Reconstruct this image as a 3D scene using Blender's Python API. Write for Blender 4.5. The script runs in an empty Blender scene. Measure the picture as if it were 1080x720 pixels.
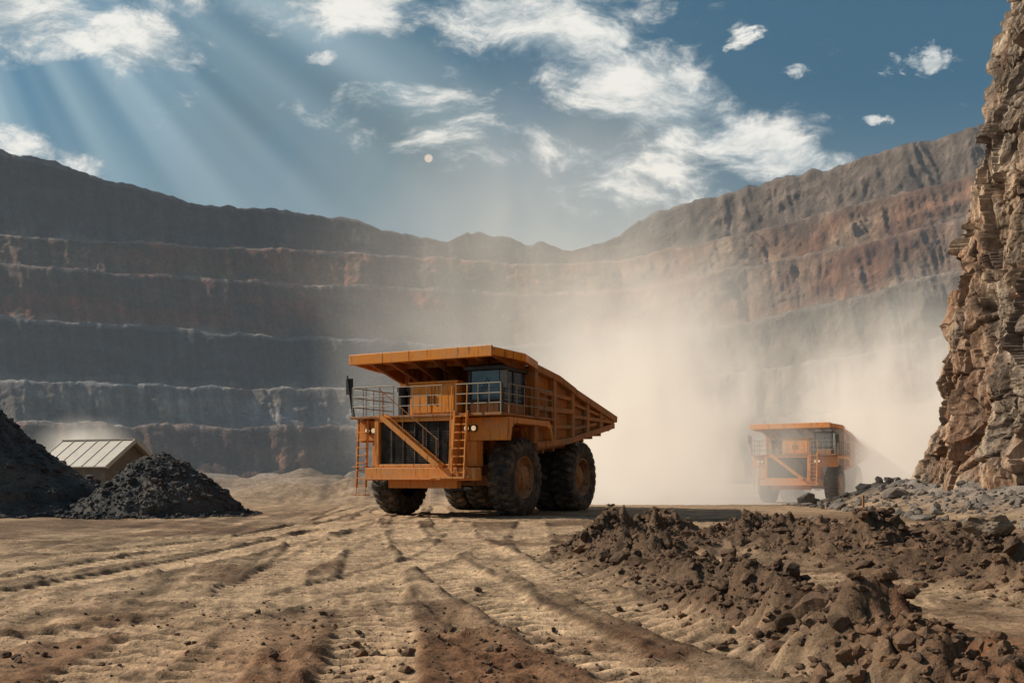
import bpy, bmesh, math, random
import numpy as np
from mathutils import Vector
random.seed(4); rng=np.random.default_rng(7)
R=math.radians
scene=bpy.context.scene
scene.view_settings.view_transform='Standard'
scene.view_settings.look='None'
scene.view_settings.exposure=0

# ------------------------------------------------------------ noise
def _h(ix,iy,iz,seed):
    n=(ix*374761393+iy*668265263+iz*2147483647+seed*1274126177)&0xffffffff
    n=((n^(n>>13))*1274126177)&0xffffffff
    n=((n^(n>>16))*2246822519)&0xffffffff
    n=n^(n>>15)
    return (n&0xffffff)/float(0xffffff)*2-1
def vn(x,y,z=None,seed=0):
    x=np.asarray(x,float);y=np.asarray(y,float)
    flat=z is None
    ix=np.floor(x);iy=np.floor(y);fx=x-ix;fy=y-iy
    ix=ix.astype(np.int64);iy=iy.astype(np.int64)
    u=fx*fx*fx*(fx*(fx*6-15)+10);v=fy*fy*fy*(fy*(fy*6-15)+10)
    if flat:
        r=0
        for a in (0,1):
            for b in (0,1):
                r=r+_h(ix+a,iy+b,np.int64(11),seed)*(u if a else 1-u)*(v if b else 1-v)
        return r
    z=np.asarray(z,float);iz=np.floor(z);fz=z-iz;iz=iz.astype(np.int64);w=fz*fz*fz*(fz*(fz*6-15)+10)
    r=0
    for a in (0,1):
        for b in (0,1):
            for c in (0,1):
                r=r+_h(ix+a,iy+b,iz+c,seed)*(u if a else 1-u)*(v if b else 1-v)*(w if c else 1-w)
    return r
def fbm(x,y,z=None,o=5,g=.5,l=2.07,seed=0):
    s=0;a=1;t=0;f=1
    for i in range(o):
        s=s+a*vn(x*f+i*17.3,y*f-i*9.1,None if z is None else z*f+i*5.7,seed+i);t+=a;a*=g;f*=l
    return s/t
def ridged(x,y,z=None,o=4,g=.5,l=2.1,seed=0):
    s=0;a=1;t=0;f=1
    for i in range(o):
        s=s+a*(1-2*np.abs(vn(x*f+i*13.3,y*f-i*7.1,None if z is None else z*f+i*3.7,seed+i)));t+=a;a*=g;f*=l
    return s/t
def sstep(a,b,x):
    t=np.clip((x-a)/(b-a),0,1);return t*t*(3-2*t)

# ------------------------------------------------------------ node helpers
def newmat(name):
    m=bpy.data.materials.new(name);m.use_nodes=True
    nt=m.node_tree;nt.nodes.clear()
    return m,nt
class N:
    def __init__(s,nt): s.nt=nt
    def n(s,t,**k):
        nd=s.nt.nodes.new(t)
        for a,b in k.items(): setattr(nd,a,b)
        return nd
    def put(s,sock,v):
        if v is None: return
        if hasattr(v,'is_output'): s.nt.links.new(v,sock)
        else:
            try: sock.default_value=v
            except Exception:
                sock.default_value=(v[0],v[1],v[2],1) if len(v)==3 else v
    def m(s,op,a,b=None,c=None,clamp=False):
        nd=s.n('ShaderNodeMath',operation=op);nd.use_clamp=clamp
        s.put(nd.inputs[0],a);s.put(nd.inputs[1],b);s.put(nd.inputs[2],c)
        return nd.outputs[0]
    def mr(s,v,a,b,c=0.,d=1.,t='SMOOTHSTEP'):
        nd=s.n('ShaderNodeMapRange',interpolation_type=t)
        for i,q in enumerate((v,a,b,c,d)): s.put(nd.inputs[i],q)
        return nd.outputs[0]
    def mix(s,f,a,b,bt='MIX'):
        nd=s.n('ShaderNodeMix',data_type='RGBA',blend_type=bt)
        s.put(nd.inputs[0],f)
        for i,q in ((6,a),(7,b)):
            if isinstance(q,(tuple,list)) and len(q)==3: q=(*q,1)
            s.put(nd.inputs[i],q)
        return nd.outputs[2]
    def noise(s,vec,scale,detail=5,rough=.55,dist=0):
        nd=s.n('ShaderNodeTexNoise')
        s.put(nd.inputs['Vector'],vec);nd.inputs['Scale'].default_value=scale
        nd.inputs['Detail'].default_value=detail;nd.inputs['Roughness'].default_value=rough
        nd.inputs['Distortion'].default_value=dist
        return nd.outputs[0]
    def mapping(s,vec,loc=(0,0,0),rot=(0,0,0),sc=(1,1,1),t='POINT'):
        nd=s.n('ShaderNodeMapping',vector_type=t)
        s.put(nd.inputs['Vector'],vec);nd.inputs['Location'].default_value=loc
        nd.inputs['Rotation'].default_value=rot;nd.inputs['Scale'].default_value=sc
        return nd.outputs[0]
    def out(s,surf=None,vol=None):
        o=s.n('ShaderNodeOutputMaterial')
        if surf is not None:s.nt.links.new(surf,o.inputs['Surface'])
        if vol is not None:s.nt.links.new(vol,o.inputs['Volume'])
    def bsdf(s,col,rough=.8,metal=0,normal=None,spec=.5):
        b=s.n('ShaderNodeBsdfPrincipled')
        if isinstance(col,(tuple,list)) and len(col)==3: col=(*col,1)
        s.put(b.inputs['Base Color'],col);s.put(b.inputs['Roughness'],rough);s.put(b.inputs['Metallic'],metal)
        b.inputs['Specular IOR Level'].default_value=spec
        if normal is not None:s.put(b.inputs['Normal'],normal)
        return b
    def bump(s,h,strength=.5,dist=.05,normal=None):
        b=s.n('ShaderNodeBump');b.inputs['Strength'].default_value=strength;b.inputs['Distance'].default_value=dist
        s.put(b.inputs['Height'],h)
        if normal is not None:s.put(b.inputs['Normal'],normal)
        return b.outputs[0]
    def obj(s): return s.n('ShaderNodeTexCoord').outputs['Object']
    def attr(s,name): return s.n('ShaderNodeAttribute',attribute_name=name)

# ------------------------------------------------------------ materials
def mat_vcol(name,scale,bump_d,bump_s=.6,rough=.95,fine=6.,contrast=(.6,1.35),squash=(1,1,1),grit=False):
    m,nt=newmat(name);k=N(nt);o=k.obj()
    if squash!=(1,1,1):o=k.mapping(o,sc=squash)
    c=k.attr('Col').outputs['Color']
    n1=k.noise(o,scale,8,.65);n2=k.noise(o,scale*fine,6,.65)
    f=k.m('MULTIPLY',k.mr(n1,.3,.7,contrast[0],contrast[1],'LINEAR'),k.mr(n2,.3,.7,.68,1.3,'LINEAR'))
    if grit:
        n3=k.noise(o,48.,4,.7);f=k.m('MULTIPLY',f,k.mr(n3,.33,.66,.7,1.25,'LINEAR'))
    cc=k.n('ShaderNodeCombineColor')
    for i in range(3):k.put(cc.inputs[i],f)
    col=k.mix(1.,c,cc.outputs[0],'MULTIPLY')
    h=k.m('ADD',n1,k.m('MULTIPLY',n2,.35))
    if grit:h=k.m('ADD',h,k.m('MULTIPLY',n3,.16))
    b=k.bsdf(col,rough,0,k.bump(h,bump_s,bump_d),.2)
    k.out(b.outputs[0]);return m
def mat_rock(name,c1,c2,c3,scale=3.,bd=.05):
    m,nt=newmat(name);k=N(nt);o=k.obj()
    n1=k.noise(o,scale,6,.6);n2=k.noise(o,scale*9,6,.7);n0=k.noise(o,scale*.25,3,.5)
    col=k.mix(k.mr(n1,.35,.65),c1,c2);col=k.mix(k.mr(n0,.45,.7),col,c3)
    col=k.mix(k.mr(n2,.35,.6,.45,0.),col,(0.02,.018,.015))
    b=k.bsdf(col,.92,0,k.bump(k.m('ADD',n1,k.m('MULTIPLY',n2,.4)),.8,bd),.25)
    k.out(b.outputs[0]);return m
def mat_paint(name,c,dust=(.34,.23,.14),amt=.5,rough=.42):
    m,nt=newmat(name);k=N(nt);o=k.obj()
    sep=k.n('ShaderNodeSeparateXYZ');k.put(sep.inputs[0],o)
    n=k.noise(o,1.1,8,.68);f=k.noise(o,9.,8,.75)
    st=k.noise(k.mapping(o,sc=(5,5,.5)),1.8,6,.65)
    low=k.mr(sep.outputs[2],.6,4.0,.36,0.)
    d=k.m('ADD',k.m('MULTIPLY',k.mr(n,.40,.68),amt*.85),low)
    d=k.m('ADD',d,k.m('MULTIPLY',k.mr(st,.48,.70),amt*.6))
    g=k.n('ShaderNodeNewGeometry');s2=k.n('ShaderNodeSeparateXYZ');k.put(s2.inputs[0],g.outputs['Normal'])
    d=k.m('ADD',d,k.mr(s2.outputs[2],.5,1.,0.,.3))
    d=k.m('MULTIPLY',d,k.mr(f,.3,.65,.45,1.15),clamp=True)
    col=k.mix(d,c,dust)
    scr=k.mr(f,.61,.69);col=k.mix(k.m('MULTIPLY',scr,.8),col,(.06,.035,.02))
    grime=k.mr(st,.33,.48,.8,0.);col=k.mix(grime,col,(c[0]*.22,c[1]*.2,c[2]*.25))
    b=k.bsdf(col,k.mr(d,0,1,rough,.85,'LINEAR'),0,k.bump(f,.15,.01),.4)
    k.out(b.outputs[0]);return m
def mat_plain(name,c,rough=.6,metal=0,dust=.35):
    m,nt=newmat(name);k=N(nt);o=k.obj()
    n=k.noise(o,2.5,8,.7);col=k.mix(k.mr(n,.4,.75,0.,dust),c,(.3,.22,.15))
    b=k.bsdf(col,rough,metal);k.out(b.outputs[0]);return m

M_orange=mat_paint('orange_paint',(.76,.25,.014),amt=.46)
M_body=mat_paint('dump_body_paint',(.48,.155,.015),(.28,.18,.105),1.,.6)
M_orange_d=mat_paint('orange_frame_paint',(.34,.11,.014),amt=.7,rough=.6)
M_black=mat_plain('black_steel',(.012,.012,.014),.6,0,.1)
M_grey=mat_plain('grey_rail_paint',(.26,.22,.16),.6,0,.4)
M_tire=mat_plain('tire_rubber',(.026,.023,.021),.85,0,.6)
def mat_glass():
    m,nt=newmat('cab_glass');k=N(nt);o=k.obj();n=k.noise(o,1.8,4,.6)
    col=k.mix(k.mr(n,.35,.7),(.02,.045,.07),(.06,.10,.13))
    b=k.bsdf(col,.12,0,None,.9);k.out(b.outputs[0]);return m
M_glass=mat_glass()
def mat_lamp():
    m,nt=newmat('headlight_lens');k=N(nt)
    b=k.bsdf((.8,.7,.5),.2);b.inputs['Emission Color'].default_value=(1,.7,.4,1);b.inputs['Emission Strength'].default_value=.5
    k.out(b.outputs[0]);return m
M_lamp=mat_lamp()

# ------------------------------------------------------------ mesh accumulator
class Acc:
    def __init__(s): s.v=[];s.f=[]
    def add(s,vs,fs):
        o=len(s.v);s.v+= [tuple(p) for p in vs];s.f+=[tuple(i+o for i in f) for f in fs]
    def box(s,x0,x1,y0,y1,z0,z1):
        s.add([(x0,y0,z0),(x1,y0,z0),(x1,y1,z0),(x0,y1,z0),(x0,y0,z1),(x1,y0,z1),(x1,y1,z1),(x0,y1,z1)],
              [(0,3,2,1),(4,5,6,7),(0,1,5,4),(1,2,6,5),(2,3,7,6),(3,0,4,7)])
    def beam(s,p,q,w,h):
        p=Vector(p);q=Vector(q);d=(q-p).normalized()
        up=Vector((0,0,1)) if abs(d.z)<.95 else Vector((1,0,0))
        a=d.cross(up).normalized()*w/2;b=a.cross(d).normalized()*h/2
        vs=[p-a-b,p+a-b,p+a+b,p-a+b,q-a-b,q+a-b,q+a+b,q-a+b]
        s.add(vs,[(0,1,2,3),(7,6,5,4),(0,4,5,1),(1,5,6,2),(2,6,7,3),(3,7,4,0)])
    def pipe(s,p,q,r,n=8,r2=None):
        p=Vector(p);q=Vector(q);d=(q-p).normalized();r2=r if r2 is None else r2
        up=Vector((0,0,1)) if abs(d.z)<.9 else Vector((1,0,0))
        a=d.cross(up).normalized();b=a.cross(d).normalized();vs=[]
        for c,rr in ((p,r),(q,r2)):
            for i in range(n):
                t=2*math.pi*i/n;vs.append(c+a*math.cos(t)*rr+b*math.sin(t)*rr)
        fs=[(i,(i+1)%n,n+(i+1)%n,n+i) for i in range(n)]+[tuple(range(n))[::-1],tuple(range(n,2*n))]
        s.add(vs,fs)
    def prism(s,poly,y0,y1):
        n=len(poly);vs=[(x,y0,z) for x,z in poly]+[(x,y1,z) for x,z in poly]
        s.add(vs,[tuple(range(n)),tuple(range(n,2*n))[::-1]]+[(i,n+i,n+(i+1)%n,(i+1)%n) for i in range(n)])
    def done(s,name,mat,parent=None,bevel=.0,smooth=False):
        me=bpy.data.meshes.new(name);me.from_pydata(s.v,[],s.f);me.materials.append(mat)
        bm=bmesh.new();bm.from_mesh(me);bmesh.ops.recalc_face_normals(bm,faces=bm.faces);bm.to_mesh(me);bm.free()
        if smooth:
            me.polygons.foreach_set('use_smooth',[True]*len(me.polygons));me.set_sharp_from_angle(angle=R(38))
        ob=bpy.data.objects.new(name,me);scene.collection.objects.link(ob)
        if parent:ob.parent=parent
        if bevel>0:
            b=ob.modifiers.new('bevel','BEVEL');b.width=bevel;b.segments=2;b.limit_method='ANGLE'
        return ob
def rawmesh(name,V,F,k,smooth,mat):
    me=bpy.data.meshes.new(name)
    me.vertices.add(len(V));me.vertices.foreach_set('co',V.astype(np.float32).ravel())
    me.loops.add(F.size);me.loops.foreach_set('vertex_index',F.astype(np.int32).ravel())
    me.polygons.add(len(F));me.polygons.foreach_set('loop_start',np.arange(0,F.size,k,dtype=np.int32))
    me.polygons.foreach_set('loop_total',np.full(len(F),k,dtype=np.int32))
    me.polygons.foreach_set('use_smooth',np.full(len(F),smooth))
    me.update(calc_edges=True);me.materials.append(mat)
    return me
def grid_obj(name,V,nr,nc,mat,col=None,smooth=True):
    i=np.arange(nr-1)[:,None]*nc+np.arange(nc-1)[None,:]
    F=np.stack([i,i+1,i+nc+1,i+nc],-1).reshape(-1,4)
    V=V.reshape(-1,3)
    me=rawmesh(name,V,F,4,smooth,mat)
    if col is not None:
        a=me.color_attributes.new('Col','FLOAT_COLOR','POINT')
        c=np.ones((len(V),4),np.float32);c[:,:3]=col.reshape(-1,3);a.data.foreach_set('color',c.ravel())
    ob=bpy.data.objects.new(name,me);scene.collection.objects.link(ob);return ob

# ------------------------------------------------------------ rocks
def ico(sub):
    bm=bmesh.new();bmesh.ops.create_icosphere(bm,subdivisions=sub,radius=1)
    v=np.array([p.co[:] for p in bm.verts]);f=np.array([[q.index for q in p.verts] for p in bm.faces]);bm.free();return v,f
def rock_variants(sub,n,seed,rough):
    v,f=ico(sub);out=[]
    rg=np.random.default_rng(seed)
    for i in range(n):
        p=v.copy();
        for j in range(12):
            d=rg.normal(size=3);d/=np.linalg.norm(d);h=rg.uniform(.45,.85)
            t=p@d;ex=np.clip(t-h,0,None);p=p-ex[:,None]*d*.95
        q=p*2.6+i*7.7
        p=p*(1+rough*fbm(q[:,0],q[:,1],q[:,2],o=4,g=.65,seed=i)[:,None])
        p*=np.array([1.15,rg.uniform(.6,1),rg.uniform(.5,.85)])
        out.append(p)
    return out,f
def rocks_mesh(pos,size,sub,seed,rough=.3):
    vs,f=rock_variants(sub,12,seed,rough);rg=np.random.default_rng(seed)
    A=[];F=[];off=0
    for i in range(len(pos)):
        p=vs[rg.integers(12)];a=rg.uniform(0,6.28);b=rg.uniform(-.8,.8)
        ca,sa,cb,sb=math.cos(a),math.sin(a),math.cos(b),math.sin(b)
        M=np.array([[ca,-sa,0],[sa,ca,0],[0,0,1]])@np.array([[1,0,0],[0,cb,-sb],[0,sb,cb]])
        A.append((p@M.T)*size[i]+pos[i]);F.append(f+off);off+=len(p)
    return np.concatenate(A),np.concatenate(F)
def rocks_obj(name,pos,size,mat,sub=2,seed=1,smooth=False,rough=.3,split=.03):
    pos=np.asarray(pos);size=np.asarray(size)
    big=size>=split
    parts=[]
    if big.any():parts.append(rocks_mesh(pos[big],size[big],sub,seed,rough))
    if (~big).any():parts.append(rocks_mesh(pos[~big],size[~big],1,seed+1,rough))
    V=parts[0][0];F=parts[0][1]
    if len(parts)>1:F=np.concatenate([F,parts[1][1]+len(V)]);V=np.concatenate([V,parts[1][0]])
    me=rawmesh(name,V,F,3,smooth,mat)
    ob=bpy.data.objects.new(name,me);scene.collection.objects.link(ob);return ob

# ------------------------------------------------------------ ground
def pdist(x,y,pts):
    best=np.full(x.shape,1e9);S=np.zeros(x.shape);side=np.zeros(x.shape);acc=0
    for (ax,ay),(bx,by) in zip(pts[:-1],pts[1:]):
        dx,dy=bx-ax,by-ay;L=math.hypot(dx,dy)
        t=np.clip(((x-ax)*dx+(y-ay)*dy)/L/L,0,1)
        d=np.hypot(x-ax-t*dx,y-ay-t*dy);m=d<best
        sd=((x-ax)*dy-(y-ay)*dx)/L
        best=np.where(m,d,best);S=np.where(m,acc+t*L,S);side=np.where(m,sd,side);acc+=L
    return best,S,side
def spline(pts,n=40):
    P=np.array(pts,float);t=np.linspace(0,len(P)-1,n);out=[]
    for q in t:
        i=min(int(q),len(P)-2);f=q-i
        p0=P[max(i-1,0)];p1=P[i];p2=P[i+1];p3=P[min(i+2,len(P)-1)]
        out.append(tuple(.5*((2*p1)+(-p0+p2)*f+(2*p0-5*p1+4*p2-p3)*f*f+(-p0+3*p1-3*p2+p3)*f**3)))
    return out
def off(pts,o):
    out=[]
    for i,p in enumerate(pts):
        a=pts[max(i-1,0)];b=pts[min(i+1,len(pts)-1)]
        dx,dy=b[0]-a[0],b[1]-a[1];L=math.hypot(dx,dy);out.append((p[0]+dy/L*o,p[1]-dx/L*o))
    return out
base_tracks=[
 ([(1.9,4.2),(1.05,6.4),(.2,9.3),(-.95,14),(-2.4,21.5),(-3.4,30),(-4.4,42)],.42,1.),
 ([(-.9,4.2),(-1.0,6.4),(-1.35,9.3),(-2.1,14),(-3.2,21),(-4.9,32),(-7,50)],.40,.8),
 ([(-2.7,4.5),(-2.9,6.4),(-3.15,10),(-3.4,15.5),(-3.6,23.3),(-2.5,34)],.38,.75),
 ([(-9,6.5),(-6.8,9.5),(-5.6,13),(-5.0,19),(-4.6,26),(-5.2,40)],.40,.95),
 ([(-14,10),(-10,13.5),(-7.5,17),(-5.8,22),(-5,30)],.42,.75),
 ([(-12,20),(-8,21),(-4,21.5),(1,20.5),(6,21),(12,24)],.42,.5),
 ([(-8,5.2),(-5.2,7.2),(-3.2,9.4),(-2.2,12.5),(-1.2,18),(-1.5,28)],.36,.75),
 ([(10,7),(6.2,9.6),(4.2,12.5),(3.0,16),(2.4,22),(3,30)],.5,.75),
 ([(3.6,6.2),(2.0,10),(1.0,14),(.4,20),(.6,29)],.4,.75)]
tracks=[]
for p,w,a in base_tracks:
    s=spline(p,24);tracks.append((s,w,a))
    if a>.77: tracks.append((off(s,-1.25 if a<.97 else 1.15),w*.85,a*.85))
ridge1=spline([(3.7,22.5),(2.5,19.5),(1.5,16.8),(1.55,14.5),(2.0,11.8),(2.3,9.5),(2.5,7.9),(2.7,6.4),(3.0,5.)],34)
ridge1b=spline([(.9,15.8),(1.6,16.2),(2.6,17),(3.4,17.5)],10)
ridge2=spline([(4.4,19.5),(5.0,17.2),(5.7,15),(6.1,13),(6.4,11.4),(6.7,9.6),(7.4,8.)],30)
ridge3=spline([(5.8,21.5),(7.8,20),(9.2,17.),(9.8,14),(11,11)],24)
ridge4=spline([(2.6,6.9),(3.4,6.5),(4.4,6.2),(6,6.0)],10)
ridges=[(ridge1,.54,.46),(ridge1b,.42,.20),(ridge2,.80,.60),(ridge3,.9,.42),(ridge4,.6,.16)]
def ground(x,y,full=False):
    near=np.exp(-np.clip(y-4,0,None)/45)
    z=.035*fbm(x*.35,y*.35,o=3,seed=3)
    rough=sstep(-.2,.35,fbm(x*.45,y*.45,o=4,seed=20))
    z=z+(.02+.045*rough)*near*fbm(x*2.4,y*2.4,o=6,g=.68,seed=9)
    lumps=np.clip(fbm(x*1.8,y*1.8,o=5,seed=21,g=.64),0,1)
    z=z+.10*lumps*near*sstep(0.08,.35,lumps)
    d0,S0,sd0=pdist(x,y,tracks[0][0])
    lin=fbm(sd0*3.4,S0*.14,o=5,g=.65,seed=26)
    wl=(1-sstep(3.5,7.5,np.abs(sd0+2.5)))
    z=z+.038*lin*wl*near
    tm=np.zeros(x.shape);zt=np.zeros(x.shape);bm_=np.zeros(x.shape)
    for n_,(p,w,a) in enumerate(tracks):
        d,S,sd=pdist(x,y,p)
        wv=fbm(S*.5,S*.11+w*9,o=4,seed=5)*.13
        m=1-sstep(w*.84,w*1.14,d+wv)
        brk=.25+.75*sstep(-.45,.1,fbm(x*.5+n_*3,y*.5,o=4,g=.55,seed=31))
        bars=np.clip(np.sin((S+np.abs(sd)*.5)*2*np.pi/.30)*1.8,-1,1)
        rim=np.exp(-((d+wv-w*1.18)/.11)**2)*(1-m)*brk
        zt=zt*(1-m)+m*(-.040*brk+.021*bars*brk)*a+rim*.030*a
        tm=np.maximum(tm,m*a*brk);bm_=bm_*(1-m)+m*bars*brk*a-rim*.7
    z=z*(1-.6*tm)+zt
    lm=np.zeros(x.shape)
    nn0=.85+.6*fbm(x*1.0,y*1.0,o=3,seed=44);bil=fbm(x*2.4,y*2.4,o=6,g=.64,seed=51)
    wob=fbm(x*1.1,y*1.1,o=4,seed=40)
    for p,w,h in ridges:
        d,S,sd=pdist(x,y,p)
        d=d+.4*w*wob
        env=np.exp(-(np.clip(d,0,None)/w)**2)
        z=z+h*env*np.clip(nn0,.25,1.6)*(.9+.9*bil)
        lm=np.maximum(lm,np.exp(-(d/(w*1.5))**2)*1.2)
    ap=sstep(13.8,18.5,x+ .8*fbm(x*.3,y*.3,o=3,seed=60))*sstep(8,16,y)*(1-sstep(44,54,y))
    z=z+ap*(1.0+.6*np.abs(fbm(x*.8,y*.8,o=4,seed=61)))
    z=z-.62*sstep(42,62,y)
    fb=sstep(50,62,y)*(1-sstep(150,200,y))
    fx=1-sstep(-2,6,x)
    z=z+fb*fx*np.clip(fbm(x*.09,y*.11,o=5,seed=70)+.25,0,1)*3.4
    if full:return z,tm,np.clip(lm,0,1),ap,fb*fx,rough,lin*wl,bm_
    return z
def axis(dense,step,end,g):
    a=[0.];
    while a[-1]<dense:a.append(a[-1]+step)
    s=step
    while a[-1]<end:s*=g;a.append(a[-1]+s)
    return a
xp=axis(6.6,.034,2500,1.033);xs=np.array([-q for q in xp[:0:-1]]+xp)
ys=[-2500,-800,-250,-80,-25,-8,-2,1,3,4,4.8]
while ys[-1]<60:ys.append(ys[-1]*1.0052)
while ys[-1]<3500:ys.append(ys[-1]*1.03)
ys=np.array(ys)
X,Y=np.meshgrid(xs,ys)
Z,tm,lm,ap,fb,rough,lin,bars=ground(X,Y,True)
tan=np.array([.44,.30,.185]);brown=np.array([.165,.098,.058]);dark=np.array([.085,.052,.033]);red=np.array([.27,.10,.038]);grey=np.array([.20,.18,.165])
f1=sstep(-.25,.25,fbm(X*.30,Y*.30,o=6,g=.62,seed=80))[...,None]
C=brown*(1-f1)+tan*.88*f1
far=sstep(22,50,Y)[...,None];C=C*(1-far)+(tan*.6+brown*.4)*far
pt=sstep(.0,.3,fbm(X*.7+4,Y*.7,o=7,g=.68,seed=83)*.7+rough*.3-.1)[...,None]*(1-far)
C=C*(1-.68*pt)+brown*.62*.68*pt
C=C*(1+.85*np.clip(lin,-.8,.8))[...,None]
rd=(sstep(-.4,.3,fbm(X*.35,Y*.35,o=3,seed=85))*(1-sstep(6.8,11.5,Y)))[...,None]
C=C*(1-.6*rd)+red*.62*.6*rd
C=C*(1-.8*tm[...,None])+tan*1.12*.8*tm[...,None]
C=C*np.clip(1+.34*bars,.35,1.4)[...,None]
rr=((1-sstep(6.8,8.4,Y))*sstep(2.2,3.4,X))[...,None];C=C*(1-.7*rr)+red*1.1*.7*rr
l=lm[...,None];dk=dark*(1-rr)+np.array([.19,.08,.04])*rr
C=C*(1-.88*l)+dk*1.2*.88*l
a=ap[...,None];C=C*(1-a)+grey*a
q=fb[...,None];C=C*(1-.5*q)+np.array([.24,.21,.19])*.5*q
M_ground=mat_vcol('packed_earth',1.6,.06,1.,.95,8.,(.55,1.4),grit=True)
grid_obj('ground',np.stack([X,Y,Z],-1),len(ys),len(xs),M_ground,np.clip(C,.01,.8))

# ------------------------------------------------------------ clods and stones
M_clod=mat_rock('dirt_clod',(.095,.058,.037),(.16,.095,.058),(.22,.12,.066),5.,.03)
M_stone=mat_rock('rock_tan',(.26,.18,.115),(.16,.11,.075),(.33,.26,.19),2.,.05)
M_rub=mat_rock('rock_grey',(.19,.16,.14),(.12,.10,.085),(.25,.21,.17),2.,.05)
M_gravel=mat_rock('dark_gravel',(.045,.043,.044),(.085,.078,.075),(.13,.105,.088),1.5,.05)
P=[];S=[]
for (pts,w,h),n in zip(ridges,(5600,700,5400,2300,1100)):
    pa=np.array(pts)
    t=rng.uniform(0,len(pa)-1.001,n);i=t.astype(int);f=(t-i)[:,None]
    c=pa[i]*(1-f)+pa[i+1]*f
    c=c+rng.normal(size=(n,2))*w*.68
    s=np.clip(rng.lognormal(-3.9,.75,n),.008,.17)
    P.append(c);S.append(s)
n=3200;c=np.stack([rng.uniform(-9,9,n),5.6+rng.exponential(6,n)],-1);P.append(c);S.append(np.clip(rng.lognormal(-4.75,.6,n),.005,.06))
for cx,cy,n in ((-.7,8.2,330),(-2.2,9.5,160),(-.3,6.9,250),(-3.6,7.3,120)):
    P.append(np.array([cx,cy])+rng.normal(size=(n,2))*np.array([.8,.5]));S.append(np.clip(rng.lognormal(-4.4,.65,n),.006,.07))
P=np.concatenate(P);S=np.concatenate(S);keep=P[:,1]>5.;P=P[keep];S=S[keep]
z=ground(P[:,0],P[:,1])
rocks_obj('dirt_clods',np.column_stack([P,z+S*.2]),S,M_clod,2,3,rough=.5,split=.035)
n=2200;px=rng.uniform(12.8,19,n);py=rng.uniform(16,46,n);s=np.clip(rng.lognormal(-2.8,.75,n),.03,.6)
rocks_obj('rubble',np.column_stack([px,py,ground(px,py)+s*.15]),s,M_rub,2,5,split=.08)
for (bx,by,bs) in ((8.6,17.2,.42),(2.25,11.6,.17),(1.9,15.2,.2),(6.6,20.5,.2)):
    b=rocks_obj('boulder',np.array([[0,0,0.]]),[bs],M_stone,4,int(bs*100))
    b.location=(bx,by,float(ground(np.array([bx]),np.array([by]))[0])+bs*.3)

# ------------------------------------------------------------ gravel piles
def pile(cx,cy,rx,ry,h,seed,ns):
    n=200;u=np.linspace(-1.15,1.15,n);A,B=np.meshgrid(u,u)
    def hz(A,B):
        r=np.hypot(A,B)+.10*fbm(A*2.2+seed,B*2.2,o=3,seed=seed)
        H=h*(1-np.sqrt(np.clip(r,0,2)**2+.012))*1.05
        H=np.where(r>.86,H*.6-.0,H)
        x=cx+A*rx;y=cy+B*ry
        return H+.22*ridged(x*.7,y*.7,o=2,seed=seed+1)*np.clip(1.2-r,0,1)+.2*fbm(x*2.2,y*2.2,o=5,g=.68,seed=seed+2)
    Zp=hz(A,B);Zp=np.where(np.hypot(A,B)>1.02,-.5,Zp)
    ob=grid_obj('gravel_pile',np.stack([A*rx,B*ry,Zp],-1),n,n,M_gravel,None)
    ob.location=(cx,cy,0)
    rg=np.random.default_rng(seed);t=rg.uniform(0,6.28,ns);r=np.sqrt(rg.uniform(0,1,ns))*1.05
    a=np.cos(t)*r;b=np.sin(t)*r;s=np.clip(rg.lognormal(-3.1,.6,ns),.02,.26)
    st=rocks_obj('stones',np.column_stack([a*rx,b*ry,np.maximum(hz(a,b),0.02)+s*.1]),s,M_gravel,1,seed)
    st.parent=ob
pile(-12.2,33,3.2,3.0,2.15,11,4200)
pile(-21.0,34.5,6.6,5.5,5.6,23,6500)

# ------------------------------------------------------------ pit walls
def ctrl(px,xs_,vals): return np.interp(px,xs_,vals)
nc=1500
cpx=np.linspace(-900,1900,nc)
K=[-900,-300,0,150,300,450,540,620,700,800,900,1000,1080,1300,1900]
lev=[
 [447,447,446,448,450,452,452,451,448,441,432,420,412,400,400],
 [396,398,400,405,409,412,413,409,401,391,376,352,338,300,300],
 [325,328,333,345,355,362,365,358,350,336,312,286,268,230,230],
 [265,270,278,289,299,304,308,307,300,277,260,233,215,180,180],
 [235,238,248,256,263,271,279,277,266,242,214,190,172,140,140]]
rim_x=[-900,-300,0,55,110,170,215,300,370,420,470,490,510,535,560,572,590,620,655,690,760,845,856,870,900,960,1000,1030,1100,1300,1900]
rim_y=[120,140,158,170,190,204,217,222,232,245,254,246,243,252,258,253,261,262,248,224,206,185,176,183,166,151,143,131,112,90,90]
base=[200,190,182,200,222,238,244,240,222,196,168,146,134,120,120]
fr=[0.,.085,.19,.30,.42,.54,.66]
toe=ctrl(cpx,K,base)
def sm(a,n=25):
    k=np.hanning(n);k/=k.sum();return np.convolve(np.pad(a,n//2,mode='edge'),k,'valid')[:len(a)]
toe=sm(toe,61)+5*fbm(cpx*.012,cpx*0,o=3,seed=90)
uu=(cpx-540)/1000
Ds=[toe];Hs=[np.full(nc,-1.0)]
for i in range(5):
    D=toe*(1+fr[i+1])+6*fbm(cpx*.016,cpx*0+i*7,o=5,seed=91)
    py=sm(ctrl(cpx,K,lev[i]),61)+4.*fbm(cpx*.03,cpx*0+i*3,o=5,g=.6,seed=95)
    Ds.append(D);Hs.append((500-py)/1000*D+1.4)
D=toe*(1+fr[6]);py=sm(np.interp(cpx,rim_x,rim_y),9)+4.0*fbm(cpx*.05,cpx*0,o=5,g=.62,seed=99)
Ds.append(D);Hs.append((500-py)/1000*D+1.4)
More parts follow.
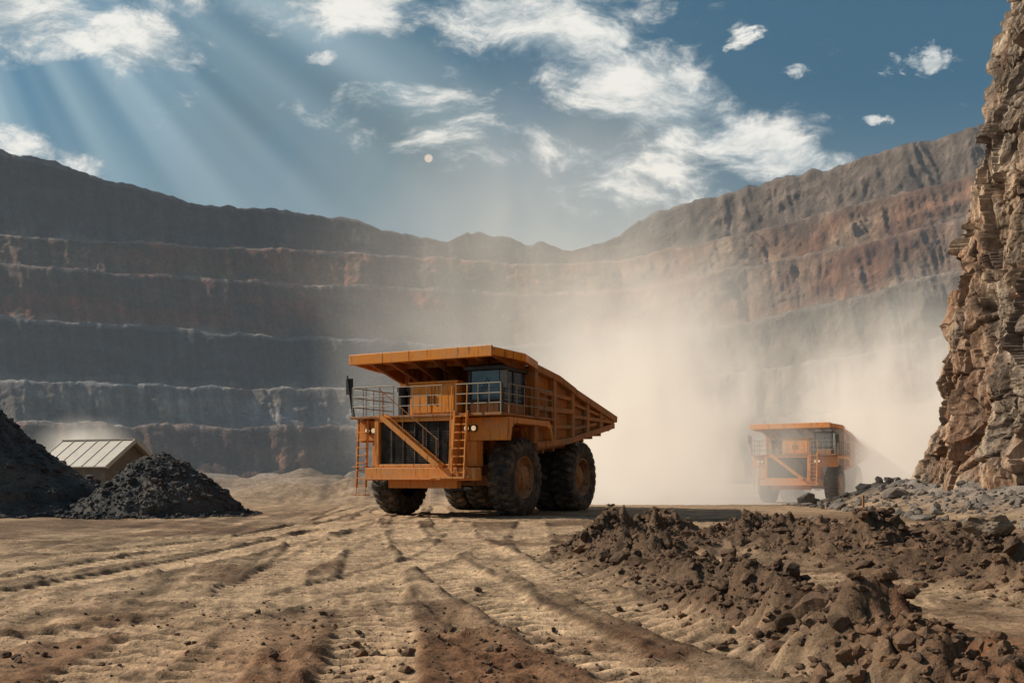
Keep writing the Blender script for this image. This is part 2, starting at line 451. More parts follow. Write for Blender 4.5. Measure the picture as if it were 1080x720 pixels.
colA=[np.array(c) for c in ([.18,.09,.05],[.15,.135,.13],[.04,.04,.046],[.10,.055,.034],[.15,.088,.052],[.042,.04,.043])]
altA=[np.array(c) for c in ([.11,.065,.045],[.19,.145,.11],[.075,.058,.048],[.24,.062,.022],[.26,.09,.034],[.09,.056,.038])]
rows=[]
for i in range(6):
    d0=Ds[i] if i==0 else Ds[i]+(Ds[i+1]-Ds[i])*.52
    h0=Hs[i]+(0 if i==0 else .4);d1,h1=Ds[i+1],Hs[i+1]
    nf=26
    if i>0:
        for t in (0.1,.35,.7):
            rows.append((Ds[i]+(d0-Ds[i])*t,Hs[i]+.3*t,0.,i,-.1));
    for j in range(nf):
        t=j/(nf-1)
        prof=np.interp(t,[0,.3,.92,1],[0,.42,.92,1.])
        rows.append((d0+(d1-d0)*prof,h0+(h1-h0)*t,math.sin(math.pi*min(t,1))**.5,i,t))
for t in (.02,.06,.15,.4,1,3,8):
    rows.append((Ds[6]*(1+t),Hs[6]-t*3,0.,5,1.))
V=[];CC=[]
rightw=sstep(600,780,cpx)
for D,H,am,i,t in rows:
    x=uu*D;y=D.copy();z=H.copy()
    gc=cpx*.05+z*.05+1.2*fbm(cpx*.02,z*.03,o=3,seed=98)
    g=ridged(gc,z*.012+i*3.1,o=5,g=.62,seed=100+i)
    big=ridged(cpx*.013+i*.7+z*.012,z*.006,o=3,seed=105)
    g2=fbm(x*.12,z*.16,y*.12,o=5,g=.62,seed=110+i)
    disp=am*(g*(1.7+1.6*rightw)+big*(1.5+3.*rightw)+g2*3.4)
    nrm=np.hypot(uu,1);x=x-uu/nrm*disp;y=y-1/nrm*disp
    if t>.97 or am==0:z=z+1.1*fbm(x*.12,y*.12,o=5,g=.6,seed=120+i)
    c=np.tile(colA[i],(nc,1))
    cs=sstep(-.2,.3,fbm(x*.03,z*.07,y*.03,o=5,g=.6,seed=130+i))[:,None]
    c=c*(1-.8*cs)+altA[i]*.8*cs
    stt=fbm(x*.008,(z+4*fbm(x*.02,y*.02,o=2,seed=5))*.35,y*.008,o=3,seed=138)[:,None];c=c*(1+.5*stt)
    st=fbm(cpx*.14+z*.06,z*.05+i,o=5,g=.65,seed=140)[:,None];c=c*(1+.9*st)
    if i>0:
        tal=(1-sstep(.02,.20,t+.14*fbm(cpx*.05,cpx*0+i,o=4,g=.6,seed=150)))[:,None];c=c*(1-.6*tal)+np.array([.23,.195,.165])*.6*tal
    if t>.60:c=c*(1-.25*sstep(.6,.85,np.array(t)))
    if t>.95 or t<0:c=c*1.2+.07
    rw=(rightw*.6)[:,None];c=c*(1-rw)+np.array([.21,.15,.108])*(1+.8*st+.5*stt)*(1-.5*cs)*rw
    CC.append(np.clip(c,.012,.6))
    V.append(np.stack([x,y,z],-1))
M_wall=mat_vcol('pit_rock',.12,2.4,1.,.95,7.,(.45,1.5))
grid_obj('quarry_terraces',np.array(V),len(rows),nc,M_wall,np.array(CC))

# ------------------------------------------------------------ near cliff
tr=np.array(spline([(24,-12),(22,4),(20.6,15),(19.4,24),(18.7,31),(18.3,37),(18.4,41),(19.8,44.5),(23.2,47.5),(30.8,51),(46,54),(81,58)],960))
nv=620;H=36.
dxy=np.gradient(tr,axis=0);nn=np.stack([-dxy[:,1],dxy[:,0]],-1);nn/=np.linalg.norm(nn,axis=1)[:,None]
t=np.linspace(0,1,nv)[:,None]
Zc=-1+H*t+0*tr[:,0][None]
inset=.125*Zc+.0012*Zc**2-1.0*sstep(4,0,Zc)
Xc=tr[:,0][None]-nn[:,0][None]*inset;Yc=tr[:,1][None]-nn[:,1][None]*inset
sl=np.cumsum(np.hypot(*dxy.T))[None]+0*Zc
warp=fbm(Xc*.25,Yc*.25,Zc*.12,o=4,seed=200)
ss=sl-.22*Zc+1.0*warp
r1=ridged(ss*.16,Zc*.03,o=2,seed=201)
def slab(fs,fz,n,seed,o=2,e=.3):
    q=fbm(ss*fs,Zc*fz,o=o,seed=seed)*n
    fl=np.floor(q);fr_=q-fl
    return (fl+.35*fr_+.65*sstep(.0,e,fr_))/n
b1=slab(.30,.035,4,211,2,.15);b2=slab(.9,.11,4,214,2,.15);b3=slab(2.4,.36,4,217,2,.2);b4=slab(5.5,1.1,3,219,2,.25)
# faceted blocks: voronoi-like planes from worley cells on a sheared grid
def cells(fs,fz,seed):
    a=ss*fs;b=(Zc+.35*ss)*fz;ia=np.floor(a).astype(np.int64);ib=np.floor(b).astype(np.int64)
    best=np.full(a.shape,9.);val=np.zeros(a.shape);sec=np.full(a.shape,9.)
    for i in (-1,0,1):
        for j in (-1,0,1):
            ca=ia+i;cb=ib+j;z0=np.int64(3)
            pa=ca+.5+.45*_h(ca,cb,z0,seed);pb=cb+.5+.45*_h(ca,cb,z0,seed+1)
            d=np.hypot(a-pa,b-pb)
            tx=_h(ca,cb,z0,seed+2);ty=_h(ca,cb,z0,seed+3);h=_h(ca,cb,z0,seed+4)
            v=h*.5+(a-pa)*tx+(b-pb)*ty
            m=d<best;sec=np.where(m,best,np.minimum(sec,d));val=np.where(m,v,val);best=np.where(m,d,best)
    return val,sec-best
c1,e1=cells(.45,.20,301);c2,e2=cells(1.3,.62,311);c3,e3=cells(3.6,1.9,321)
r2=ridged(ss*1.2,Zc*.14,o=4,g=.55,seed=205)
r3=fbm(Xc*2.4,Yc*2.4,Zc*1.6,o=4,g=.65,seed=220)
crack=np.exp(-(vn(ss*.6,Zc*.05,seed=260)/.035)**2)
disp=(1.0*r1+1.5*b1+.65*b2+.18*b3+.06*b4+.85*c1+.42*c2+.14*c3+.16*r2+.10*r3-.22*crack-.12*np.exp(-(e2/.06)**2))*sstep(-1,2.5,Zc)
Xc=Xc+nn[:,0][None]*disp;Yc=Yc+nn[:,1][None]*disp
V=np.stack([Xc,Yc,Zc+.08*r3],-1)
ct=np.array([.34,.235,.16]);cg=np.array([.14,.105,.082]);cw=np.array([.46,.37,.285]);cr=np.array([.25,.12,.065])
m1=sstep(-.12,.18,fbm(ss*.9,Zc*.16,o=7,g=.72,seed=230))[...,None];m2=sstep(.0,.26,fbm(ss*2.0,Zc*.4,o=6,g=.72,seed=233))[...,None];m3=sstep(.05,.35,fbm(ss*.5,Zc*.2,o=5,seed=236))[...,None]
C=ct*(1-.9*m1)+cg*.9*m1;C=C*(1-.6*m2)+cw*.6*m2;C=C*(1-.5*m3)+cr*.5*m3
C=C*np.clip(.95+.25*r2+.35*c2-.5*crack-.45*np.exp(-(e2/.05)**2)-.25*np.exp(-(e3/.08)**2),.2,1.4)[...,None]
M_cliff=mat_vcol('cliff_rock',1.5,.14,1.,.92,6.,(.5,1.4),(1,1,.5))
cl=grid_obj('rock_cliff',V,nv,len(tr),M_cliff,C,smooth=False)
tv=V[-1];rows2=[tv]
for o in (2,6,15,40,120):
    w=tv.copy();w[:,0]-=nn[:,0]*o;w[:,1]-=nn[:,1]*o;w[:,2]+=fbm(w[:,0]*.2,w[:,1]*.2,o=3,seed=240)*.8;rows2.append(w)
pl=grid_obj('cliff_top',np.array(rows2),6,len(tr),M_cliff,np.tile(ct,(6*len(tr),1)))
pl.parent=cl

# ------------------------------------------------------------ shed
M_roof=mat_plain('weathered_roof_sheet',(.42,.38,.33),.6,0,.6)
M_shed=mat_plain('shed_wall_sheet',(.13,.115,.10),.8,0,.5)
shed=bpy.data.objects.new('shed',None);scene.collection.objects.link(shed)
shed.location=(-19.85,50,0);shed.rotation_euler=(0,0,math.atan2(-2,4.65))
L=5.2;hw=1.85;ez=1.9;rz=3.25
a=Acc();
a.prism([(-L,-.8),(-.35,-.8),(-.35,ez-.05),(-L,ez-.05)],-hw+.15,-hw+.25);a.prism([(-L,-.8),(-.35,-.8),(-.35,ez-.05),(-L,ez-.05)],hw-.25,hw-.15)
a.add([(-.4,-hw+.26,-.8),(-.4,hw-.26,-.8),(-.4,hw-.26,ez),(-.4,0,rz-.15),(-.4,-hw+.26,ez)],[(0,1,2,3,4)])
a.add([(-L+.05,-hw+.26,-.8),(-L+.05,hw-.26,-.8),(-L+.05,hw-.26,ez),(-L+.05,0,rz-.15),(-L+.05,-hw+.26,ez)],[(0,1,2,3,4)])
a.done('walls',M_shed,shed)
a=Acc()
for sgn in (-1,1):
    for i in range(6):
        x0=-L+i*L/6+.01;x1=x0+L/6-.02
        p=[(x0,sgn*.02,rz),(x1,sgn*.02,rz),(x1,sgn*(hw+.1),ez-.07),(x0,sgn*(hw+.1),ez-.07)]
        a.add(p+[(q[0],q[1],q[2]-.06) for q in p],[(0,1,2,3),(7,6,5,4),(0,4,5,1),(1,5,6,2),(2,6,7,3),(3,7,4,0)])
        a.beam((x0,sgn*.03,rz+.01),(x0,sgn*(hw+.1),ez-.06),.05,.04)
    a.beam((.03,sgn*.0,rz-.03),(.03,sgn*(hw+.12),ez-.1),.07,.2)
a.beam((-L,0,rz+.03),(.03,0,rz+.03),.22,.06)
a.done('roof',M_roof,shed)
a=Acc();a.box(-.37,-.33,-.7,.7,-.8,1.6);a.done('doorway_shade_panel',M_black,shed)  # black slab painted as the shaded opening; the gable behind is closed

# ------------------------------------------------------------ wheels
def lathe(prof,seg,fn=None):
    A=Acc();vs=[];n=len(prof)
    for i in range(seg):
        t=2*math.pi*i/seg
        for (y,r) in prof:
            rr=r if fn is None else fn(y,r,t);vs.append((math.cos(t)*rr,y,math.sin(t)*rr))
    fs=[(i*n+j,i*n+j+1,((i+1)%seg)*n+j+1,((i+1)%seg)*n+j) for i in range(seg) for j in range(n-1)]
    A.add(vs,fs);return A
half=[(.33,.70),(.40,.76),(.435,.88),(.445,.90),(.445,.93),(.45,1.0),(.455,1.01),(.45,1.03),(.445,1.12),(.425,1.22),(.42,1.235),(.40,1.29),(.36,1.335),(.28,1.355),(.20,1.36),(.12,1.362),(.06,1.363),(.02,1.363)]
prof=half+[(-a_,b_) for a_,b_ in half[::-1]]
def tread(y,r,t):
    if r>1.21:
        nL=26;sh=0 if y>0 else .5
        q=(t/(2*math.pi)*nL+abs(y)*.9+sh)%1
        if q<.38 and abs(y)>.04: return r-.09
        if abs(y)<=.04:return r-.045
    return r
def wheel_parts():
    t=lathe(prof,26*12,tread).done('tire',M_tire,None,0,True).data
    rp=[(.34,.715),(.37,.72),(.37,.68),(.30,.66),(.20,.62),(.17,.50),(.22,.44),(.30,.40),(.36,.36),(.38,.30),(.38,.0001)]
    r=lathe(rp+[],48)
    for i in range(20):
        an=2*math.pi*i/20;r.pipe((math.cos(an)*.56,.17,math.sin(an)*.56),(math.cos(an)*.56,.24,math.sin(an)*.56),.028,6)
    for i in range(10):
        an=2*math.pi*i/10;r.pipe((math.cos(an)*.25,.37,math.sin(an)*.25),(math.cos(an)*.25,.41,math.sin(an)*.25),.022,6)
    r=r.done('rim',M_orange_d,None,0,True).data
    rr=[(.34,.715),(.38,.72),(.38,.67),(.20,.63),(.02,.60),(-.02,.52),(.02,.46),(.18,.44),(.20,.38),(.24,.30),(.30,.22),(.30,.0001)]
    q=lathe(rr,48)
    for i in range(24):
        an=2*math.pi*i/24;q.pipe((math.cos(an)*.49,.0,math.sin(an)*.49),(math.cos(an)*.49,.08,math.sin(an)*.49),.025,6)
    q=q.done('rear_rim',M_orange_d,None,0,True).data
    return t,r,q

# ------------------------------------------------------------ truck
def build_truck():
    O=bpy.data.objects.new('dump_truck',None);scene.collection.objects.link(O)
    b=Acc()
    sidep=[(-.7,2.35),(-3.7,2.62),(-8.15,3.38),(-8.4,3.80),(-4.15,4.58),(-3.9,4.72),(-2.6,4.98),(-.6,5.22)]
    for s in (-1,1):
        y0,y1=(2.50,2.60) if s>0 else (-2.60,-2.50)
        b.prism(sidep,y0,y1)
        yo=s*2.72
        b.beam((-4.1,yo,4.52),(-8.42,yo,3.72),.28,.26)
        b.beam((-.5,yo,5.14),(-2.6,yo,4.90),.26,.24);b.beam((-2.6,yo,4.90),(-4.1,yo,4.56),.26,.24)
        b.beam((-.8,yo,2.45),(-3.7,yo,2.70),.22,.22);b.beam((-3.7,yo,2.70),(-8.2,yo,3.46),.22,.22)
        b.beam((-.8,yo-s*.01,3.75),(-4.,yo-s*.01,3.78),.2,.18)
        b.beam((-.8,yo-s*.03,3.1),(-4.,yo-s*.03,3.22),.16,.14)
        b.beam((-.8,yo-s*.03,4.35),(-4.,yo-s*.03,4.25),.16,.14)
        b.beam((-4.,yo-s*.01,3.62),(-8.0,yo-s*.01,3.60),.16,.14)
        b.beam((-4.,yo-s*.03,4.1),(-8.0,yo-s*.03,3.68),.14,.12)
        b.beam((-4.,yo-s*.03,3.15),(-6.4,yo-s*.03,3.45),.14,.12)
        for X0 in (-.75,-2.3,-3.95,-5.4,-6.8,-8.1):
            zt=np.interp(-X0,[.6,2.6,4.1,8.4],[5.1,4.9,4.5,3.72]);zb=np.interp(-X0,[.7,3.7,8.2],[2.5,2.75,3.5])
            b.beam((X0,yo-s*.02,zb),(X0,yo-s*.02,zt),.20,.26)
    b.prism([(-.7,2.2),(-3.7,2.5),(-8.6,3.3),(-8.6,3.42),(-3.7,2.64),(-.7,2.36)],-2.49,2.49)
    b.prism([(-.72,2.37),(-.6,2.37),(-.6,5.2),(-.72,5.2)],-2.49,2.49)
    for y in np.linspace(-2.3,2.3,7): b.beam((-.53,y,2.4),(-.53,y,5.15),.14,.13)
    for z in (3.0,3.8,4.6): b.beam((-.5,-2.5,z),(-.5,2.5,z),.12,.16)
    for i in range(8):
        X0=-1.4-i*.93;zb=np.interp(-X0,[.7,3.7,8.6],[2.2,2.5,3.3]);b.box(X0-.08,X0+.08,-2.3,2.3,zb-.16,zb+.02)
    for s in (-.9,.9):
        b.beam((-.8,s,2.05),(-7.4,s,2.95),.22,.3)
    for i in range(9):
        y=-2.3+i*.575;b.box(-8.7,-8.55,y-.1,y+.1,3.26,3.46)
    b.done('dump_body',M_body,O,.018)
    c=Acc()
    plan=[(-.62,-2.85),(.6,-3.08),(2.0,-3.1),(2.05,2.55),(.75,3.05),(-.62,2.85)]
    zf=lambda x:5.24+(x+.6)*.085
    top=[(x,y,zf(x)+.05) for x,y in plan];bot=[(x,y,zf(x)-.04) for x,y in plan];n=len(plan)
    c.add(top+bot,[tuple(range(n)),tuple(range(n,2*n))[::-1]]+[(i,(i+1)%n,n+(i+1)%n,n+i) for i in range(n)])
    for i in range(n-1):
        (xa,ya),(xb,yb)=plan[i],plan[i+1]
        h=.36 if i in (2,) else .26
        c.beam((xa,ya,zf(xa)-.06),(xb,yb,zf(xb)-.06),.10,h)
    c.done('canopy',M_orange,O,.02)
    c=Acc()
    for y in (-2.5,-1.7,-.85,0,.85,1.7,2.4):
        c.prism([(-.45,4.75),(-.2,4.78),(1.9,zf(1.9)-.12),(1.9,zf(1.9)-.05),(-.45,zf(-.45)-.05)],y-.06,y+.06)
    c.beam((.7,-2.9,zf(.7)-.12),(.7,2.9,zf(.7)-.12),.1,.16)
    c.done('canopy_ribs',M_orange_d,O,.01)
    c=Acc()
    for s in (-.62,.62):
        c.beam((1.9,s,1.45),(-2.2,s,1.5),.26,.6);c.beam((-2.2,s,1.5),(-7.2,s,1.85),.26,.55)
    for X0 in (-1.2,-3.2,-5.0,-6.9):c.box(X0-.15,X0+.15,-.6,.6,1.35,1.8)
    c.pipe((-4.95,-2.0,1.35),(-4.95,2.0,1.35),.42,16);c.pipe((-4.3,0,1.35),(-5.7,0,1.35),.55,16,.35)
    c.box(-.25,.25,-1.9,1.9,1.05,1.4)
    for s in (-1,1):
        c.pipe((0,s*1.55,1.3),(-.1,s*1.4,2.6),.16,12);c.pipe((-5.6,s*1.0,1.3),(-6.0,s*.9,2.5),.15,12)
        c.pipe((-2.4,s*.95,1.6),(-3.4,s*.95,2.7),.14,12)
    c.done('chassis',M_orange_d,O,.015)
    c=Acc()
    c.box(-3.1,-1.75,1.0,1.75,.95,1.85);c.box(-3.1,-1.75,-2.0,-1.0,.95,1.85)
    c.box(-1.3,1.4,-1.3,.6,1.2,2.9)
    for s in (-1,1):
        c.box(-3.75,-3.70,s*2.1-.5,s*2.1+.5,.8,1.9)
    c.done('engine_and_tanks',M_black,O,.03)
    c=Acc()
    c.box(1.85,2.3,-2.25,2.05,1.24,1.66)
    c.box(1.7,2.0,-1.5,1.2,.98,1.24)
    for s0,s1 in ((-1.95,-1.78),(1.02,1.17)): c.box(.4,2.16,s0,s1,1.66,3.34)
    c.box(.4,2.16,-1.78,1.02,3.2,3.34);c.box(1.6,2.16,-1.78,1.02,1.66,1.78)
    for ya,yb in ((1.20,2.92),(-2.95,-1.98)):
        c.prism([(1.62,2.55),(1.68,3.32),(-1.55,3.32),(-1.75,3.1),(-1.9,2.6),(-1.82,2.6),(-1.6,3.02),(-1.3,3.12),(1.15,3.12),(1.35,2.95),(1.45,2.55)],ya,yb)
    c.box(1.63,1.72,1.22,2.9,2.55,3.30);c.box(1.63,1.72,-2.9,-2.0,2.6,3.30)
    c.box(1.2,1.66,1.2,1.75,1.7,2.55);c.box(1.2,1.66,-2.4,-1.98,1.7,2.6)
    c.done('front_body',M_orange,O,.02)
    c=Acc()
    c.box(-.45,2.2,-2.96,2.96,3.34,3.42)
    c.box(-1.9,-.45,1.5,2.96,3.34,3.42)
    c.done('deck',M_orange_d,O,.01)
    c=Acc();c.box(.42,2.0,-1.77,1.01,1.79,3.19)
    c.done('radiator',M_black,O)
    c=Acc()
    for i in range(24):
        z=1.84+i*.057;c.beam((2.04,-1.76,z),(2.04,1.0,z),.03,.018)
    for i in range(5):
        y=-1.3+i*.46;c.box(2.055,2.085,y-.015,y+.015,1.79,3.19)
    c.done('grille',M_tire,O)
    c=Acc();c.box(.45,1.65,-.85,1.0,3.425,4.5);c.box(.4,1.7,-.9,1.05,4.5,4.56);c.box(1.655,1.685,-.75,.02,3.5,4.42);c.box(1.655,1.685,.08,.9,3.5,4.42)
    c.box(-.3,.4,-1.9,-1.0,3.43,4.2)
    c.done('equipment_cabinet',M_orange,O,.02)
    c=Acc();
    for yy in (-1.75,-1.35):c.pipe((.7,yy,3.43),(.7,yy,4.35),.17,16);c.pipe((.7,yy,4.35),(.7,yy,4.5),.22,16)
    c.box(1.69,1.72,-.1,-.05,3.8,4.1);c.box(1.69,1.72,.12,.17,3.8,4.1)
    c.done('air_cleaners',M_black,O,0)
    x0,x1,y0,y1,z0,z1=-.35,1.42,1.3,2.55,3.425,5.0
    c=Acc()
    c.box(x0,x1,y0,y1,z0,z0+.42)
    for (px_,py_) in ((x0,y0),(x1-.09,y0),(x0,y1-.09),(x1-.09,y1-.09),((x0+x1)/2-.05,y1-.09),((x0+x1)/2-.05,y0)):
        c.box(px_,px_+.09,py_,py_+.09,z0+.42,z1-.12)
    c.box(x0-.06,x1+.12,y0-.06,y1+.06,z1-.12,z1)
    c.box(x1-.03,x1+.02,y0+.1,y1-.1,z0+.42,z0+.5)
    c.box(x0,x0+.08,y0+.1,y1-.1,z0+.42,z1-.12)
    c.done('cab_frame',M_black,O,.012)
    c=Acc()
    c.box(x0+.09,x1-.05,y0+.03,y1-.03,z0+.44,z1-.14)
    c.done('cab_windows',M_glass,O,0)
    c=Acc();c.box(x0+.1,x1-.1,y1+.005,y1+.03,z0+.04,z0+.36);c.box(x1+.005,x1+.03,y0+.1,y1-.1,z0+.04,z0+.36)
    c.done('cab_panels',M_orange_d,O,.01)
    c=Acc();c.pipe((x1+.04,y0+.4,z0+.5),(x1+.04,y0+.75,z0+1.2),.015,6)
    for s,yy in ((-1,-3.05),(1,3.0)):
        c.pipe((2.0,s*2.9,3.42),(2.1,yy,4.5),.025,6);c.box(2.06,2.12,yy-.13,yy+.13,4.2,4.75)
    c.pipe((2.1,-2.9,3.4),(2.15,-3.1,4.85),.03,6)
    c.done('mirrors',M_black,O,0)
    c=Acc()
    def rail(p,q,n,h=1.0,r=.02):
        p=Vector(p);q=Vector(q)
        for i in range(n+1):
            a_=p.lerp(q,i/n);c.pipe(a_,a_+Vector((0,0,h)),r,6)
        for k in (h,h*.66,h*.33):c.pipe(p+Vector((0,0,k)),q+Vector((0,0,k)),r,6)
    rail((2.12,-2.9,3.42),(2.12,-1.2,3.42),3)
    rail((2.12,1.25,3.42),(2.12,2.88,3.42),4,.95)
    rail((2.12,2.9,3.42),(-1.8,2.9,3.42),7,.95)
    rail((2.1,-2.92,3.42),(-.4,-2.92,3.42),4)
    rail((2.12,-1.0,3.42),(2.12,.7,3.42),3,.95,.016)
    c.done('railings',M_grey,O)
    c=Acc()
    for dx in (2.28,2.62):
        c.beam((dx,-1.45,3.42),(dx,.85,1.7),.05,.17)
    for i in range(9):
        t=(i+.5)/9;yy=-1.45+2.3*t;zz=3.42-1.72*t;c.box(2.31,2.59,yy-.1,yy+.1,zz-.015,zz+.015)
    for yy in (1.25,1.72):
        c.beam((2.42,yy,1.35),(2.2,yy,3.5),.06,.09)
    for i in range(8):
        z=1.5+i*.26;xx=2.42-(z-1.35)/2.15*.22;c.beam((xx,1.25,z),(xx,1.72,z),.08,.04)
    for yy in (1.2,1.77):c.pipe((2.5,yy,1.6),(2.3,yy,4.3),.02,6)
    c.box(2.31,2.75,.7,1.9,1.30,1.36);c.box(2.31,2.7,-2.2,.6,1.27,1.30)
    for yy in (-2.75,-2.36):c.beam((2.1,yy,1.0),(1.95,yy,3.4),.05,.09)
    for i in range(9):
        z=1.05+i*.26;c.beam((2.08,-2.75,z),(2.08,-2.36,z),.1,.035)
    c.box(1.9,2.3,-2.8,-2.3,1.67,1.71);c.box(1.95,2.3,-2.8,-2.3,.72,.76)
    for yy in (-2.75,-2.36):c.pipe((2.12,yy,.74),(2.1,yy,1.1),.015,6)
    c.done('ladders',M_orange,O,.006)
    c=Acc()
    for yy in (-1.3,-.5,.3,.8):
        t=(yy+1.45)/2.3;zz=3.42-1.72*t;c.pipe((2.63,yy,zz),(2.63,yy,zz+.85),.014,6)
    c.pipe((2.63,-1.45,4.3),(2.63,.85,2.57),.016,6)
    c.done('stair_handrail',M_orange_d,O)
    c=Acc();d=Acc()
    for yy in (1.45,1.72,-2.25,-2.5):
        c.pipe((1.7,yy,2.95),(1.8,yy,2.95),.12,16);d.pipe((1.795,yy,2.95),(1.815,yy,2.95),.085,16)
    c.done('headlight_housings',M_black,O);d.done('headlights',M_lamp,O)
    t,r,q=wheel_parts()
    for o in [o for o in scene.objects if o.parent is None and o.type=='MESH' and o.name.split('.')[0] in('tire','rim','rear_rim')]:bpy.data.objects.remove(o)
    def put(nm,me,x,y,flip,rot):
        o=bpy.data.objects.new(nm,me);scene.collection.objects.link(o);o.parent=O;o.location=(x,y,1.34);o.rotation_euler=(0,rot,math.pi if flip else 0)
    for x,y,kind in ((0,2.33,'f'),(0,-2.33,'f'),(-4.95,2.38,'r'),(-4.95,1.4,'i'),(-4.95,-2.38,'r'),(-4.95,-1.4,'i')):
        put('tire',t,x,y,y<0,x*.7+y)
        if kind=='f':put('rim',r,x,y,y<0,0.2)
        if kind=='r':put('rear_rim',q,x,y,y<0,0.4)
    return O
T1=build_truck()
def place(O,x,y,th,z=-.02):
    s,c=math.sin(R(th)),math.cos(R(th));O.location=(x,y,z);O.rotation_euler=(0,0,math.atan2(-c,-s))
place(T1,-1.97,33.37,27)
T2=bpy.data.objects.new('dump_truck',None);scene.collection.objects.link(T2)
for o in list(T1.children):
    k=o.copy();scene.collection.objects.link(k);k.parent=T2
place(T2,20.6,67.5,33,-.62)

a=Acc();a.box(-.03,.03,-.03,.03,-.1,.75);a.done('marker_stake',M_orange_d).location=(11.3,30.5,0)

# ------------------------------------------------------------ dust
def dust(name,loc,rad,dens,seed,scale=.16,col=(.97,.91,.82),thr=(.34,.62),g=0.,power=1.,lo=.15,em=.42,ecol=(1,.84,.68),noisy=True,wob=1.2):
    me=bpy.data.meshes.new(name);bm=bmesh.new();bmesh.ops.create_icosphere(bm,subdivisions=4,radius=1);
    for v in bm.verts:
        v.co=Vector((v.co.x*rad[0],v.co.y*rad[1],v.co.z*rad[2]))
        if v.co.z+loc[2]<-1.:v.co.z=-1.-loc[2]
    bm.to_mesh(me);bm.free()
    ob=bpy.data.objects.new(name,me);ob.location=loc;scene.collection.objects.link(ob)
    m,nt=newmat(name+'_vol');k=N(nt)
    v=k.n('ShaderNodeVolumePrincipled')
    v.inputs['Color'].default_value=(*col,1);v.inputs['Anisotropy'].default_value=g
    v.inputs['Emission Color'].default_value=(*ecol,1)  # added glow, standing in for light scattered repeatedly inside the volume
    if noisy:
        o=k.obj()
        e=k.mapping(o,sc=(1/rad[0],1/rad[1],1/rad[2]))
        ln=k.n('ShaderNodeVectorMath',operation='LENGTH');k.put(ln.inputs[0],e)
        nz=k.noise(k.mapping(o,loc=(seed*3.1,seed*1.7,0),sc=(1,1,.8)),scale,3,.6,.0)
        r=k.m('ADD',ln.outputs['Value'],k.m('MULTIPLY',k.m('SUBTRACT',nz,.45),wob))
        fall=k.mr(r,1.,.0,0.,1.)
        if power!=1.:fall=k.m('POWER',fall,power)
        d=k.m('MULTIPLY',k.m('MULTIPLY',fall,k.mr(nz,thr[0],thr[1],lo,1.)),dens)
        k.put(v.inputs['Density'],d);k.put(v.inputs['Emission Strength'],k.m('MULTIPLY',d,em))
    else:
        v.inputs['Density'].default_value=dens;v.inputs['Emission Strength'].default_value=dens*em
    k.out(None,v.outputs[0]);me.materials.append(m);return ob
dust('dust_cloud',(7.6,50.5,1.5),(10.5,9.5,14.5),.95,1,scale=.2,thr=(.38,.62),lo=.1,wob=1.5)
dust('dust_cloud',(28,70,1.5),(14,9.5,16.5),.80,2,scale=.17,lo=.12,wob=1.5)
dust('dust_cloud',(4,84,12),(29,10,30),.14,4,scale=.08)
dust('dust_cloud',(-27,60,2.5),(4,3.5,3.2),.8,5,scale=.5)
dust('haze',(0,122,10),(170,22,75),.0030,7,col=(.85,.92,1.),em=.14,ecol=(.75,.86,1.),noisy=False)  # thin bluish haze, with a faint added glow of its own

# ------------------------------------------------------------ light and sky
S=Vector((-.77,.17,.60)).normalized()
sl_=bpy.data.lights.new('sun','SUN');sl_.energy=5.;sl_.angle=R(.5);sl_.color=(1,.88,.72)
so=bpy.data.objects.new('sun',sl_);so.rotation_euler=S.to_track_quat('Z','Y').to_euler();scene.collection.objects.link(so)
W=bpy.data.worlds.new('World');scene.world=W;W.use_nodes=True
nt=W.node_tree;nt.nodes.clear();k=N(nt)
sky=k.n('ShaderNodeTexSky',sky_type='NISHITA');sky.sun_disc=False
sky.sun_elevation=math.asin(S.z);sky.sun_rotation=math.atan2(S.x,S.y)
sky.dust_density=1.5;sky.air_density=1.2
g=k.n('ShaderNodeTexCoord').outputs['Generated']
sp=k.n('ShaderNodeSeparateXYZ');k.put(sp.inputs[0],g)
yy=k.m('MAXIMUM',k.m('ABSOLUTE',sp.outputs[1]),.12)
u=k.m('DIVIDE',sp.outputs[0],yy);v=k.m('DIVIDE',sp.outputs[2],yy)
cv=k.n('ShaderNodeCombineXYZ');k.put(cv.inputs[0],u);k.put(cv.inputs[1],v);uv=cv.outputs[0]
def blob(px,py,rx,ry,ang=0,amp=1.,hard=0.):
    q=k.mapping(uv,loc=((px-540)/1000,(500-py)/1000,0),rot=(0,0,R(ang)),sc=(rx/1000,ry/1000,1),t='TEXTURE')
    ln=k.n('ShaderNodeVectorMath',operation='LENGTH');k.put(ln.inputs[0],q)
    return k.mr(ln.outputs['Value'],1.,hard,0.,amp)
def mx(l):
    r=l[0]
    for q in l[1:]:r=k.m('MAXIMUM',r,q)
    return r
wn=k.n('ShaderNodeTexNoise');k.put(wn.inputs['Vector'],uv);wn.inputs['Scale'].default_value=7;wn.inputs['Detail'].default_value=5
wv=k.n('ShaderNodeVectorMath',operation='MULTIPLY_ADD');k.put(wv.inputs[0],wn.outputs[1]);wv.inputs[1].default_value=(.07,.07,0);k.put(wv.inputs[2],uv);wuv=wv.outputs[0]
n1=k.noise(k.mapping(wuv,rot=(0,0,R(20)),sc=(1,2.0,1)),9.,12,.66,.2)
n2=k.noise(k.mapping(uv,loc=(3,1,0)),3.,5,.55,.2)
n3=k.noise(k.mapping(wuv,loc=(7,2,0),sc=(1,1.5,1)),30.,8,.66)
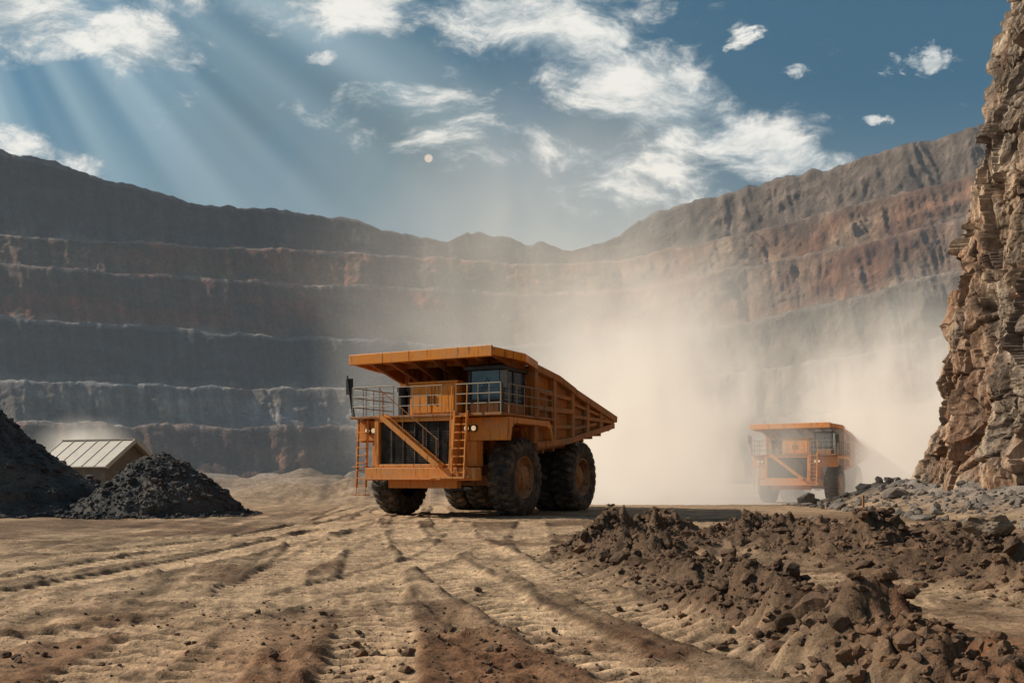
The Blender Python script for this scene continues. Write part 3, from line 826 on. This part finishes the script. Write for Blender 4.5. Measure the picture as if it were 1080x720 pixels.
big=mx([blob(570,25,260,95,-18,1.),blob(680,95,260,95,-24,1.),blob(810,160,180,52,-14,1.),blob(0,15,170,80,0,1.),blob(150,45,130,55,-8,.95),blob(390,0,200,60,0,.85),blob(440,120,200,90,-10,.45),blob(30,160,180,48,-15,.7),blob(660,185,220,85,-22,.65),blob(250,10,140,36,-5,.7)])
small=mx([blob(785,38,52,34,10,1.),blob(838,75,34,19,15,1.),blob(975,65,95,34,5,1.),blob(925,128,36,14,0,1.),blob(341,62,34,20,0,1.),blob(487,101,34,16,0,1.),blob(1200,160,80,30,0,1.),blob(-200,60,150,60,0,1.)])
mB=k.m('SUBTRACT',k.m('ADD',k.m('MULTIPLY',n1,1.5),k.m('MULTIPLY',big,.62)),1.02)
mS=k.m('SUBTRACT',k.m('ADD',k.m('MULTIPLY',n3,1.3),k.m('MULTIPLY',small,.5)),.98)
cm=k.m('MAXIMUM',k.mr(mB,-.12,.26),k.mr(mS,-.03,.2))
base_=k.mix(1.,sky.outputs[0],(.46,.82,.90),'MULTIPLY')
base_=k.mix(k.mr(u,-.5,.4,.5,.85),base_,(.18,1.0,1.75))
gm=k.m('MULTIPLY',k.mr(n2,.30,.62),blob(400,130,560,230,-6,.85))
col=k.mix(gm,base_,(.9,1.6,1.9))
hzm=k.mr(v,.42,.20,0.,.6);col=k.mix(hzm,col,(2.8,3.5,3.7))
hz2=k.m('MULTIPLY',blob(610,220,200,170,-10,.5),k.mr(n2,.3,.6,.5,1.));col=k.mix(hz2,col,(4.6,5.0,4.9))
du=k.m('SUBTRACT',u,-.66);dv=k.m('SUBTRACT',.74,v)
an=k.m('ARCTAN2',du,dv)
cc=k.n('ShaderNodeCombineXYZ');k.put(cc.inputs[0],an)
rn=k.noise(cc.outputs[0],5.5,2,.5)
rm=k.m('MULTIPLY',k.mr(rn,.36,.66),k.mr(u,.12,-.28,0.,1.))
rm=k.m('MULTIPLY',rm,k.mr(v,.22,.42,.4,1.))
col=k.mix(k.m('MULTIPLY',rm,.56),col,(4.8,6.2,6.7))
cc_=k.mix(k.mr(n1,.40,.62),(3.4,4.2,4.6),(9.6,9.3,8.6))
col=k.mix(k.m('MULTIPLY',cm,.94),col,cc_)
moon=blob(452,167,5.,5.,0,1.,.7);col=k.mix(k.m('MULTIPLY',moon,.8),col,(8.5,6.8,5.6))
bg=k.n('ShaderNodeBackground');k.put(bg.inputs[0],col);bg.inputs[1].default_value=.1
wo=k.n('ShaderNodeOutputWorld');nt.links.new(bg.outputs[0],wo.inputs[0])

# ------------------------------------------------------------ camera
cd=bpy.data.cameras.new('camera');cd.lens=33.33;cd.sensor_width=36;cd.shift_y=140/1080;cd.clip_end=20000;cd.clip_start=.1
co=bpy.data.objects.new('camera',cd);co.location=(0,0,1.42);co.rotation_euler=(R(90),0,0);scene.collection.objects.link(co);scene.camera=co
